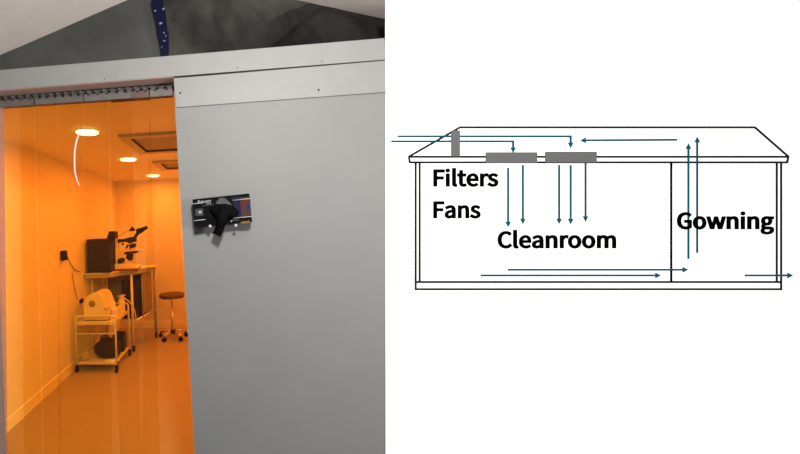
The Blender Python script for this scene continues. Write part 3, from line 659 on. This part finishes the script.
# metal dish with hose
ds = P(116.5, 297, 4.18)
dsx = cxm + prof[-1][0] + .035
hs = thing('topped_flask', 'small chrome topped flask behind the cream instrument on the cart', 'flask', (ds.x+.012, cRF.y+.425, zs))
zl = ds.z-zs
MB().lathe([(.04,0),(.042,.01),(.042,zl*.6),(.03,zl*.8),(.018,zl-.02),(.018,zl-.012)]).build('body', 'cream', hs)
MB().lathe([(.052,zl-.014),(.055,zl-.008),(.052,zl),(.01,zl+.006)]).build('lid', 'chrome', hs)
hp = [Vector((ds.x+.03, cRF.y+.425, ds.z+.004))]+[P(px, py, 4.22) for px, py in ((124.5,298.3),(129,301.5),(133,307),(135.4,314),(136,321),(135.3,327))]
ho = MB(); ho.tube(bez(hp, 6), .0075, 10); tag(ho.build('hose', 'hose', None, hp[3]), 'pale hose arching down beside the right end of the cart', 'hose')
# yellow box at the cart's rear right
yb_ = P(124.5, 312, 4.15)
yb = thing('storage_box', 'small cream box on the cart behind its right front corner', 'box', (ct.location.x+W-.052, cRF.y+.22, zs))
MB().box((-.032,-.07,.0), (.032,.07,.085), .006).build('body', 'cream', yb); MB().box((-.034,-.073,.085), (.034,.073,.10), .004).build('lid', 'white', yb)

# things on the cart's bottom shelf
def blob(name, m, parts, parent=None, vox=.008, amp=.006, origin=None):
    mb = MB()
    for c, r_, s_ in parts: mb.ball(c, r_, s_)
    o = mb.build(name, m, parent, origin)
    md = o.modifiers.new('r', 'REMESH'); md.mode = 'VOXEL'; md.voxel_size = vox
    md2 = o.modifiers.new('s', 'SMOOTH'); md2.iterations = 4
    dg = bpy.context.evaluated_depsgraph_get(); me = bpy.data.meshes.new_from_object(o.evaluated_get(dg))
    o.modifiers.clear(); o.data = me
    for v in me.vertices:
        v.co += v.normal*amp*noise.noise(v.co*22)
    for p in me.polygons: p.use_smooth = True
    if not me.materials: me.materials.append(mt[m])
    return o
zb2 = .105
bgc = onZ(103, 361, zb2)
bg = thing('cable_bag', 'bulging black bag on the bottom shelf of the cart', 'bag', (bgc.x, bgc.y+.13, zb2))
blob('body', 'bag', [((-.02,0,.085),.085,(1.15,1.1,1)), ((.055,.02,.09),.085,(.8,1.1,1)), ((.02,0,.05),.06,(1.9,1.7,.85)), ((-.01,.02,.14),.05,(1.3,1,1))], bg)
bg.scale = (1.2, 1.1, 1.12)
hl = MB(); hl.tube(bez([(-.05,-.01,.17),(-.035,-.02,.205),(.01,-.02,.215),(.04,-.01,.17)], 6), .006, 8); hl.build('handle', 'bag', bg)
k2 = onZ(121, 356, zb2)
kb2 = thing('power_supply', 'upright black box at the back right of the bottom shelf of the cart', 'box', (ct.location.x+W-.085, cRF.y+.40, zb2), .05)
MB().box((-.06,-.08,0), (.06,.07,.20), .008).build('case', 'black', kb2); MB().cyl((0,-.088,.15), (0,-.079,.15), .025, 18).build('dial', 'darkbox', kb2)
c0 = onZ(90, 362, zb2)
cl = MB()
pts = []
for k in range(3*16+1):
    a = 2*PI*k/16; pts.append((.035*math.cos(a)*1.15, .05*math.sin(a), .012+.022*k/16))
cl.tube(pts, .009, 8)
tag(cl.build('cable_coil', 'hose', None, None), 'loose coil of pale cable left of the black bag on the cart', 'cable').location = (ct.location.x-W+.065, c0.y+.06, zb2)
w0 = onZ(110, 364, zb2)
wt = MB(); wt.box((-.07,-.03,0), (.07,.03,.012), .004)
tag(wt.build('tray', 'paper', None), 'small flat white tray in front of the black bag on the cart', 'tray').location = (w0.x, cRF.y+.045, zb2)

# ================================================================== STOOL
sb = onZ(173.2, 338)
st = thing('lab_stool', 'round brown seated stool on chrome wheeled base near the grey wall', 'stool', sb)
zs_ = P(173, 293.5, (sb-EYE).dot(FW)).z
MB().lathe([(.16,zs_-.045),(.170,zs_-.042),(.175,zs_-.025),(.172,zs_-.008),(.16,zs_),(.05,zs_+.004),(.004,zs_+.004)], 36).build('seat', 'vinyl', st)
MB().lathe([(.165,zs_-.056),(.168,zs_-.046),(.16,zs_-.0455)], 36).build('seat_ring', 'chrome', st)
MB().lathe([(.022,.10),(.024,.12),(.022,.34),(.014,.345),(.013,zs_-.09),(.05,zs_-.075),(.05,zs_-.068)], 20).build('gas_column', 'chrome', st)
MB().lathe([(.034,.075),(.04,.085),(.036,.115),(.024,.12)], 20).build('hub', 'black', st)
for k in range(5):
    a = math.radians(-84-36)+2*PI*k/5; ca, sa_ = math.cos(a), math.sin(a); R = .185
    lg = MB(); lg.tube([(.03*ca,.03*sa_,.098), (.10*ca,.10*sa_,.092), (R*ca,R*sa_,.07)], .014, 10, True, [.017,.014,.011]); l_ = lg.build('base_leg', 'chrome', st)
    cs = MB(); t = Vector((-sa_,ca,0))
    for s in (-1, 1):
        q = Vector((R*ca,R*sa_,.027))+t*.012*s; cs.cyl(q-t*.008, q+t*.008, .027, 16)
    cs.cyl((R*ca,R*sa_,.027), (R*ca,R*sa_,.07), .006, 8); cs.build('caster', 'black', l_)

# ================================================================== WALL SOCKET, CABLES
o1 = onX(61.5, 255.5, XL)
ou = thing('wall_socket', 'black plug adapter in a socket on the left wall above the cart', 'socket', (XL, o1.y, o1.z))
MB().box((.0,-.06,-.055), (.006,.06,.055), .002).build('face_plate', 'white', ou)
MB().box((.006,-.045,-.05), (.05,.035,.05), .006).build('adapter', 'black', ou)
o2 = onX(80, 301, XL)
o2y = min(o2.y, 4.05)
ou2 = thing('plug_box', 'small dark plug box low on the left wall beside the cream instrument', 'socket', (XL, o2.y, o2.z))
MB().box((.0,-.05,-.04), (.005,.05,.04), .002).build('face_plate', 'white', ou2)
MB().box((.005,-.035,-.024), (.03,.035,.024), .005).build('plug', 'black', ou2)
cb = MB(); cb.tube(bez([Vector((XL+.03,o1.y+.036,o1.z+.02))]+[onX(px, py, XL+.012) for px, py in ((67.5,257),(71,264),(75,269.5),(80,272))], 6), .004, 8)
tag(cb.build('power_cable', 'black', None, (XL+.012, o1.y, o1.z)), 'thin black cable drooping along the left wall from plug adapter to table', 'cable')
cb = MB(); cb.tube(bez([onX(px, py, XL+.008) for px, py in ((72,272),(73.5,282),(75.5,292),(78,299.5))], 6), .0028, 8)
tag(cb.build('power_cable', 'black', None, onX(73.5,282,XL+.008)), 'thin dark cable dropping down the left wall to the low plug box', 'cable')

# ================================================================== GLOVE BOX ON THE GREY WALL
GD = .062
gp = onY(222.0, 210.6, YW-GD)
ang = math.radians(3.6)
gm = Matrix.Translation(gp) @ Matrix.Rotation(-ang, 4, 'Y')
gx0 = onY(193.2, 213, YW-GD); gx1 = onY(250.2, 207.5, YW-GD)
GW = (gx1-gx0).length/2; s_ = GW/28.5; GH = 14.2*s_
def gthing(name, label, cat, x, z, y=0.0):
    o = bpy.data.objects.new(name, None); COL.objects.link(o); o.empty_display_size = .03
    o.matrix_world = gm @ Matrix.Translation((x, y, z)); return tag(o, label, cat)
gb = gthing('glove_box', 'black printed carton of disposable gloves mounted on the grey wall', 'box', 0, -GH)
def gz(v): return v+GH
# pixel offsets on the face -> local metres
CA, SA = math.cos(math.atan2(-6,55.5)), math.sin(math.atan2(-6,55.5))
def gl(px, py):
    dx, dy = px-222.0, py-210.6
    return ((dx*CA+dy*SA)*s_, (dx*SA-dy*CA)*s_*1.0)
# carton body as a shell with an oval opening in the front
cart = MB(); cart.box((-GW,.0015,0), (GW,GD,2*GH), .0015); cart.build('carton', 'cardside', gb)
NO = 40
ocx, ocz = gl(221, 212.5); ocz = gz(ocz)
oa, ob_ = 13.5*s_, 6.0*s_
fb = bmesh.new()
ov = []; rc_ = []
for k in range(NO):
    a = 2*PI*k/NO; ca, sa_ = math.cos(a), math.sin(a)
    ov.append(fb.verts.new((ocx+oa*ca, -.0005, ocz+ob_*sa_)))
    t = min(((GW-ocx) if ca > 0 else (GW+ocx))/max(abs(ca),1e-6), ((2*GH-ocz) if sa_ > 0 else ocz)/max(abs(sa_),1e-6))
    rc_.append(fb.verts.new((ocx+t*ca, -.0005, ocz+t*sa_)))
for k in range(NO): fb.faces.new((ov[k], ov[(k+1)%NO], rc_[(k+1)%NO], rc_[k]))
# fill the four corners
for cxn, czn in ((-GW,0),(GW,0),(GW,2*GH),(-GW,2*GH)):
    cv = fb.verts.new((cxn,-.0005,czn)); near = sorted(rc_, key=lambda v: (v.co-cv.co).length)
    a_ = [v for v in near if abs(v.co.x-cxn) < 1e-5][:1]; b__ = [v for v in near if abs(v.co.z-czn) < 1e-5][:1]
    if a_ and b__ and a_[0] != b__[0]: fb.faces.new((cv, a_[0], b__[0]))
ex = bmesh.ops.extrude_face_region(fb, geom=fb.faces[:])
bmesh.ops.translate(fb, vec=(0,.002,0), verts=[v for v in ex['geom'] if isinstance(v, bmesh.types.BMVert)])
bmesh.ops.recalc_face_normals(fb, faces=fb.faces[:])
fm = MB(); fm._add(fb); fm.build('front_face', 'cardb', gb)
def gprint(name, m, quad, y=-.0012, lab=None):
    q = [gl(*p) for p in quad]; o = MB().prism([(a, gz(b)) for a, b in q], y, -.0003, 'y').build(name, m, gb)
    if lab: o['label'] = lab
    return o
gprint('logo_patch', 'ink_grey', [(195,209.3),(203,208.6),(203.6,215.6),(195.6,216.4)])
gprint('logo_mark', 'ink_white', [(198.4,211.2),(201.6,210.9),(201.8,213.4),(198.7,213.7)], -.0018)
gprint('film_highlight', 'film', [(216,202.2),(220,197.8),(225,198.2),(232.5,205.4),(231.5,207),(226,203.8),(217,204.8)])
gprint('purple_stripe', 'ink_purple', [(231,197.5),(240,196.4),(241.4,215.6),(237.5,216)])
gprint('picture_panel', 'ink_brown', [(239.8,197.6),(249.6,196.6),(250.8,215.4),(241.2,216.2)], -.0014)
gprint('picture_red', 'ink_red', [(240.3,203),(243.5,199.5),(246,203),(244,208),(241,209)], -.0020)
gprint('picture_blue', 'ink_blue', [(245,206),(249.8,204.6),(250,208.4),(246.4,210)], -.0020)
gprint('picture_orange', 'ink_red', [(246.6,198.4),(249.4,198.2),(243.8,206.4),(243,204.6)], -.0022)
gprint('yellow_print', 'ink_yellow', [(240.8,221.4),(249.6,220.4),(249.9,222.6),(241,223.4)])
gprint('white_print', 'ink_white', [(230.4,221),(232.4,219.6),(231.6,222.2)])
gprint('small_print', 'ink_grey', [(202,205.6),(214,204.2),(214,205),(202,206.4)])
gprint('small_print', 'ink_grey', [(232.5,219.4),(239,218.7),(239,220.2),(232.5,220.9)])
gprint('underline', 'ink_white', [(206,203.9),(211.4,203.3),(211.4,203.8),(206,204.4)])

GLYPH = json.loads(GLYPHS)
def text_mesh(word, off, z0, z1, sx, sy, shear=0.0):
    """letters of even boldness: the filled glyphs plus a ribbon of width 2*off along every outline"""
    cu = bpy.data.curves.new('lettering', 'CURVE'); cu.dimensions = '2D'; cu.fill_mode = 'BOTH'
    for pl in GLYPH[word]:
        sp = cu.splines.new('POLY'); sp.points.add(len(pl)-1); sp.use_cyclic_u = True
        for q, (x, y) in zip(sp.points, pl): q.co = (x/1000.0, y/1000.0, 0, 1)
    cu.extrude = .5
    o = bpy.data.objects.new('lettering_tmp', cu); COL.objects.link(o)
    dg = bpy.context.evaluated_depsgraph_get(); dg.update()
    me = bpy.data.meshes.new_from_object(o.evaluated_get(dg))
    bpy.data.objects.remove(o); bpy.data.curves.remove(cu)
    zs = [v.co.z for v in me.vertices]; lo, hi = min(zs), max(zs)
    for v in me.vertices: v.co.z = (v.co.z-lo)/(hi-lo)
    mb = MB(); mb.bm.from_mesh(me); bpy.data.meshes.remove(me)
    for pl in GLYPH[word]:
        q = [Vector((x/1000.0, y/1000.0)) for x, y in pl]; n = len(q)
        for i in range(n):
            a, b = q[i], q[(i+1)%n]; d = b-a
            if d.length < 1e-5: continue
            d.normalize(); nn = Vector((-d.y, d.x))*off
            mb.prism([tuple(a+nn), tuple(a-nn), tuple(b-nn), tuple(b+nn)], 0, .999, 'z')
            c0, c1 = q[i-1], q[(i+1)%n]
            turn = (a-c0).angle(c1-a) if (a-c0).length > 1e-6 and (c1-a).length > 1e-6 else 0
            if turn > 1.2:      # square corner
                u = (a-c0).normalized()*off; w_ = (a-c1).normalized()*off
                mb.prism([tuple(a-u-w_), tuple(a+u-w_), tuple(a+u+w_), tuple(a-u+w_)], 0, .998, 'z')
            else: mb.prism([tuple(a+Vector((math.cos(2*PI*k/8),math.sin(2*PI*k/8)))*off) for k in range(8)], 0, .998, 'z')
    me = bpy.data.meshes.new('lettering'); mb.bm.to_mesh(me); mb.bm.free()
    for v in me.vertices:
        v.co = ((v.co.x+shear*v.co.y)*sx, v.co.y*sy, z0+v.co.z*(z1-z0))
    me.materials.clear()
    return me
# white brand word at the carton's top left
me = text_mesh('Raven', .010, 0, .0012, 13.5*s_/.98, 3.1*s_/.257, .18)
p = gl(197, 203.9)
me.transform(Matrix.Translation((p[0], -.0003, gz(p[1]))) @ Matrix.Rotation(PI/2, 4, 'X'))
me.materials.append(mt['ink_white']); o = bpy.data.objects.new('lettering', me); COL.objects.link(o); o.parent = gb
# wire holder round the carton
wh = gthing('wire_holder', 'white coated wire holder gripping the black glove carton', 'holder', 0, -GH)
for (p0, p1) in (((193,204),(203,203)), ((193.6,221),(205.5,219.6)), ((250,198.6),(232.5,200.4)), ((251.6,216.2),(233.5,218))):
    a0 = gl(*p0); a1 = gl(*p1); sgn = -1 if p0[0] < 222 else 1
    q = MB(); ex_ = sgn*(GW+.002)
    q.tube([(ex_,GD-.001,gz(a0[1])), (ex_,.001,gz(a0[1])), (ex_-sgn*.002,-.0042,gz(a0[1])), (a1[0],-.0042,gz(a1[1]))], .0017, 8)
    q.build('prong', 'wire', wh)
for px, py in ((210.3,226.4),(235.8,225.4)):
    a = gl(px, py); q = MB(); q.tube([(a[0],GD-.001,-.003), (a[0],.0,-.003), (a[0],-.005,gz(a[1])-.001)], .0018, 8); q.ball((a[0],-.007,gz(a[1])), .0068, (1,.7,1)); q.build('end_cap', 'wire', wh)
# black glove pulled half out of the opening
gv = gthing('disposable_glove', 'limp black disposable glove hanging out of the carton opening', 'glove', *gl(222, 221), -.012)
g0 = gl(222, 221)
def gq(px, py): a = gl(px, py); return (a[0]-g0[0], a[1]-g0[1])
def chain(pts):
    res = []
    for (x0, z0, r0, y0_), (x1, z1, r1, y1_) in zip(pts, pts[1:]):
        A = gq(x0, z0); B = gq(x1, z1); n = 7
        for k in range(n+1):
            t = k/n; res.append(((A[0]+(B[0]-A[0])*t, y0_+(y1_-y0_)*t, A[1]+(B[1]-A[1])*t), (r0+(r1-r0)*t)*s_, (1,.8,1)))
    return res
parts = chain([(212,210,2.6,.008),(217,207.6,3.4,.004),(224,207.4,3.6,.0),(230,208.6,3.6,.002),(236,212.5,3.0,.008)])
parts += chain([(214,212,3,.006),(220,214,4.6,-.004),(228,213.5,4.4,-.004),(234,214.5,3,.006)])
parts += chain([(224,212,5.5,-.004),(222,219,5.4,-.010),(220.5,224,4.4,-.008)])
parts += chain([(218.5,223,2.0,-.006),(216.4,229,1.75,-.002),(214.3,233.2,1.35,.0)])
parts += chain([(220.5,223,2.0,-.012),(218.8,230,1.75,-.010),(217,234.2,1.35,-.008)])
parts += chain([(222.5,223,2.0,-.012),(221.3,231,1.75,-.012),(220,235.6,1.35,-.010)])
parts += chain([(224.5,222,2.0,-.008),(223.2,228,1.7,-.006),(221.8,232.4,1.3,-.004)])
blob('rubber', 'glove', parts, gv, .0022, .0016)

# ================================================================== DIAGRAM BOARD, standing at the end of the grey wall
DB = 1.5235
sB = DB/F
def bp(px, py): return ((px-CX)*sB, (CY-py)*sB)
bot = lambda X: (-1.5 + math.sin(ROLL)*X)/math.cos(ROLL)
xl, xr_ = (385.65-CX)*sB, 2.56
base = EYE + FW*DB
BM = Matrix((RT, UP, -FW)).transposed().to_4x4(); BM.translation = base
bc = Vector(((xl+xr_)/2, bot((xl+xr_)/2), 0))
bd = bpy.data.objects.new('display_board', None); COL.objects.link(bd)
bd.matrix_world = BM @ Matrix.Translation(bc)
tag(bd, 'tall white board printed with a cleanroom airflow diagram, standing right of the grey wall', 'board')
topY = .94
def bbuild(mb, name, m, lab=None):
    o = mb.build(name, m, bd); o.data.transform(Matrix.Translation(-bc))
    if lab: o['label'] = lab
    return o
bbuild(MB().prism([(xl,bot(xl)),(xr_,bot(xr_)),(xr_,topY),(xl,topY)], -.005, 0, 'z'), 'panel', 'board')
for X in (xl+.25, xr_-.25):   # stiffening ribs on the back
    bbuild(MB().box((X-.02,-1.3,-.045), (X+.02,topY-.05,-.0052)), 'back_rib', 'board')
def stroke(mb, pts, w, z0, z1, closed=False):
    q = [Vector(bp(*p)) for p in pts]; w = w*sB/2; n = len(q)
    L, R = [], []
    for i in range(n):
        if closed: a, b = q[i-1], q[(i+1)%n]
        else: a, b = q[max(i-1,0)], q[min(i+1,n-1)]
        d1 = (q[i]-a).normalized() if (q[i]-a).length > 1e-9 else None; d2 = (b-q[i]).normalized() if (b-q[i]).length > 1e-9 else None
        if d1 is None: d1 = d2
        if d2 is None: d2 = d1
        n1 = Vector((-d1.y,d1.x)); n2 = Vector((-d2.y,d2.x)); mm = (n1+n2).normalized(); k = w/max(.3, mm.dot(n1))
        L.append(q[i]+mm*k); R.append(q[i]-mm*k)
    for i in range(n if closed else n-1):
        j = (i+1) % n
        mb.prism([tuple(R[i]), tuple(R[j]), tuple(L[j]), tuple(L[i])], z0, z1, 'z')
    return mb
LW = 2.15
bbuild(stroke(MB(), [(408.9,156.6),(459.8,127.4),(754.8,127.4),(788.2,156.6),(787,162.4),(409.7,162.4)], LW, 0, .0008, True), 'roof_outline', 'b_line')
bbuild(stroke(MB(), [(409.5,156.8),(787.8,156.8)], LW, 0, .0008), 'eave_line', 'b_line')
wl = MB(); stroke(wl, [(415.6,162.4),(415.6,289.2),(781,289.2),(781,162.4)], LW, 0, .0008); bbuild(wl, 'building_outline', 'b_line')
wl = MB(); stroke(wl, [(419.6,162.4),(419.6,282)], LW, 0, .0008); bbuild(wl, 'wall_line', 'b_line')
wl = MB(); stroke(wl, [(776.6,162.4),(776.6,282)], LW, 0, .0008); bbuild(wl, 'wall_line', 'b_line')
wl = MB(); stroke(wl, [(415.6,282),(781,282)], LW, 0, .0008); bbuild(wl, 'floor_line', 'b_line')
wl = MB(); stroke(wl, [(671.1,161.8),(671.1,282)], 2.3, 0, .0008); bbuild(wl, 'partition_line', 'b_black')
def arrow(pts, hw=2.9, hl=5.6):
    m = MB(); a, b = Vector(pts[-2]), Vector(pts[-1]); d = (b-a).normalized(); nn = Vector((-d.y,d.x)); e = b-d*hl*.9
    stroke(m, list(pts[:-1])+[tuple(e)], 2.0, .0, .0013)
    t = [bp(*(b)), bp(*(b-d*hl+nn*hw)), bp(*(b-d*hl-nn*hw))]
    m.prism(t, .0, .0014, 'z'); bbuild(m, 'arrow', 'b_blue')
for a in ([(397.5,136.4),(570.5,136.4),(570.5,148.2)], [(391,141.4),(513,141.4),(513,153)], [(677,139.8),(580,140.4)],
          [(688.2,259),(688.2,143.4)], [(697,252.8),(697,136.8)],
          [(508,167.8),(508,227.2)], [(522.7,165),(522.7,224.2)], [(559,165),(559,224.2)], [(570.5,165),(570.5,224.4)], [(585.4,162.8),(585.4,221.8)],
          [(507.7,269.7),(688,269.7)], [(480.5,275.4),(660.7,275.4)], [(744.6,275.4),(792.8,275.4)]):
    arrow(a)
for nm, q in (('duct_block',(451,130.4,459.8,156.4)), ('filter_block',(485.5,152.3,537,163.1)), ('filter_block',(545,151.7,596.4,162.6))):
    a = bp(q[0],q[1]); b = bp(q[2],q[3]); bbuild(MB().box((a[0],b[1],0), (b[0],a[1],.0018)), nm, 'b_grey')
TX = {'Filters': (433.2,498.2,169.3,186.5,257), 'Fans': (433.2,480.4,201.2,218.2,257), 'Cleanroom': (497.4,615.8,231.1,248.2,257), 'Gowning': (676.6,773.6,212.2,229.2,257)}
for wd, (x0, x1, yt_, yb__, cap) in TX.items():
    allx = [p[0] for s in GLYPH[wd] for p in s]; offu = .0132
    wid = (max(allx)-min(allx))/1000+2*offu
    sx = (x1-x0)*sB/wid; sy = (yb__-yt_)*sB/((cap+2*offu*1000*.9)/1000)
    me = text_mesh(wd, offu, 0, .0022, sx, sy)
    o_ = bp(x0, yb__)
    me.transform(Matrix.Translation((o_[0]-(min(allx)/1000-offu)*sx-bc.x, o_[1]+offu*sy*.8-bc.y, 0)))
    me.materials.append(mt['b_black'])
    o = bpy.data.objects.new('lettering', me); COL.objects.link(o); o.parent = bd

# ================================================================== LIGHT
w = bpy.data.worlds.new('world'); S.world = w; w.use_nodes = True
w.node_tree.nodes['Background'].inputs['Color'].default_value = (.97,.985,1.0,1)
w.node_tree.nodes['Background'].inputs['Strength'].default_value = W_STR
def area(name, loc_, target, size, energy, col):
    d = bpy.data.lights.new(name, 'AREA'); d.shape = 'DISK'; d.size = size; d.energy = energy; d.color = col
    o = bpy.data.objects.new(name, d); COL.objects.link(o); o.location = loc_
    o.rotation_euler = (Vector(target)-Vector(loc_)).to_track_quat('-Z','Y').to_euler(); return o
area('tent_lamp', (.22,-.10,2.37), (.2,1.6,1.45), .22, E_T1, (1,.985,.96))
area('board_fill_light', (2.3,-.45,1.5), (1.6,1.5,1.15), .5, E_BOARD, (1,.99,.97))  # added light with no known source, lifts the board to white
vs = S.view_settings
S.display_settings.display_device = 'sRGB'
vs.view_transform = 'Standard'; vs.look = 'None'; vs.exposure = 0.0; vs.gamma = 1.0; vs.use_curve_mapping = False
S.cycles.max_bounces = 10; S.cycles.transparent_max_bounces = 24; S.cycles.diffuse_bounces = 6
S.cycles.use_denoising = True
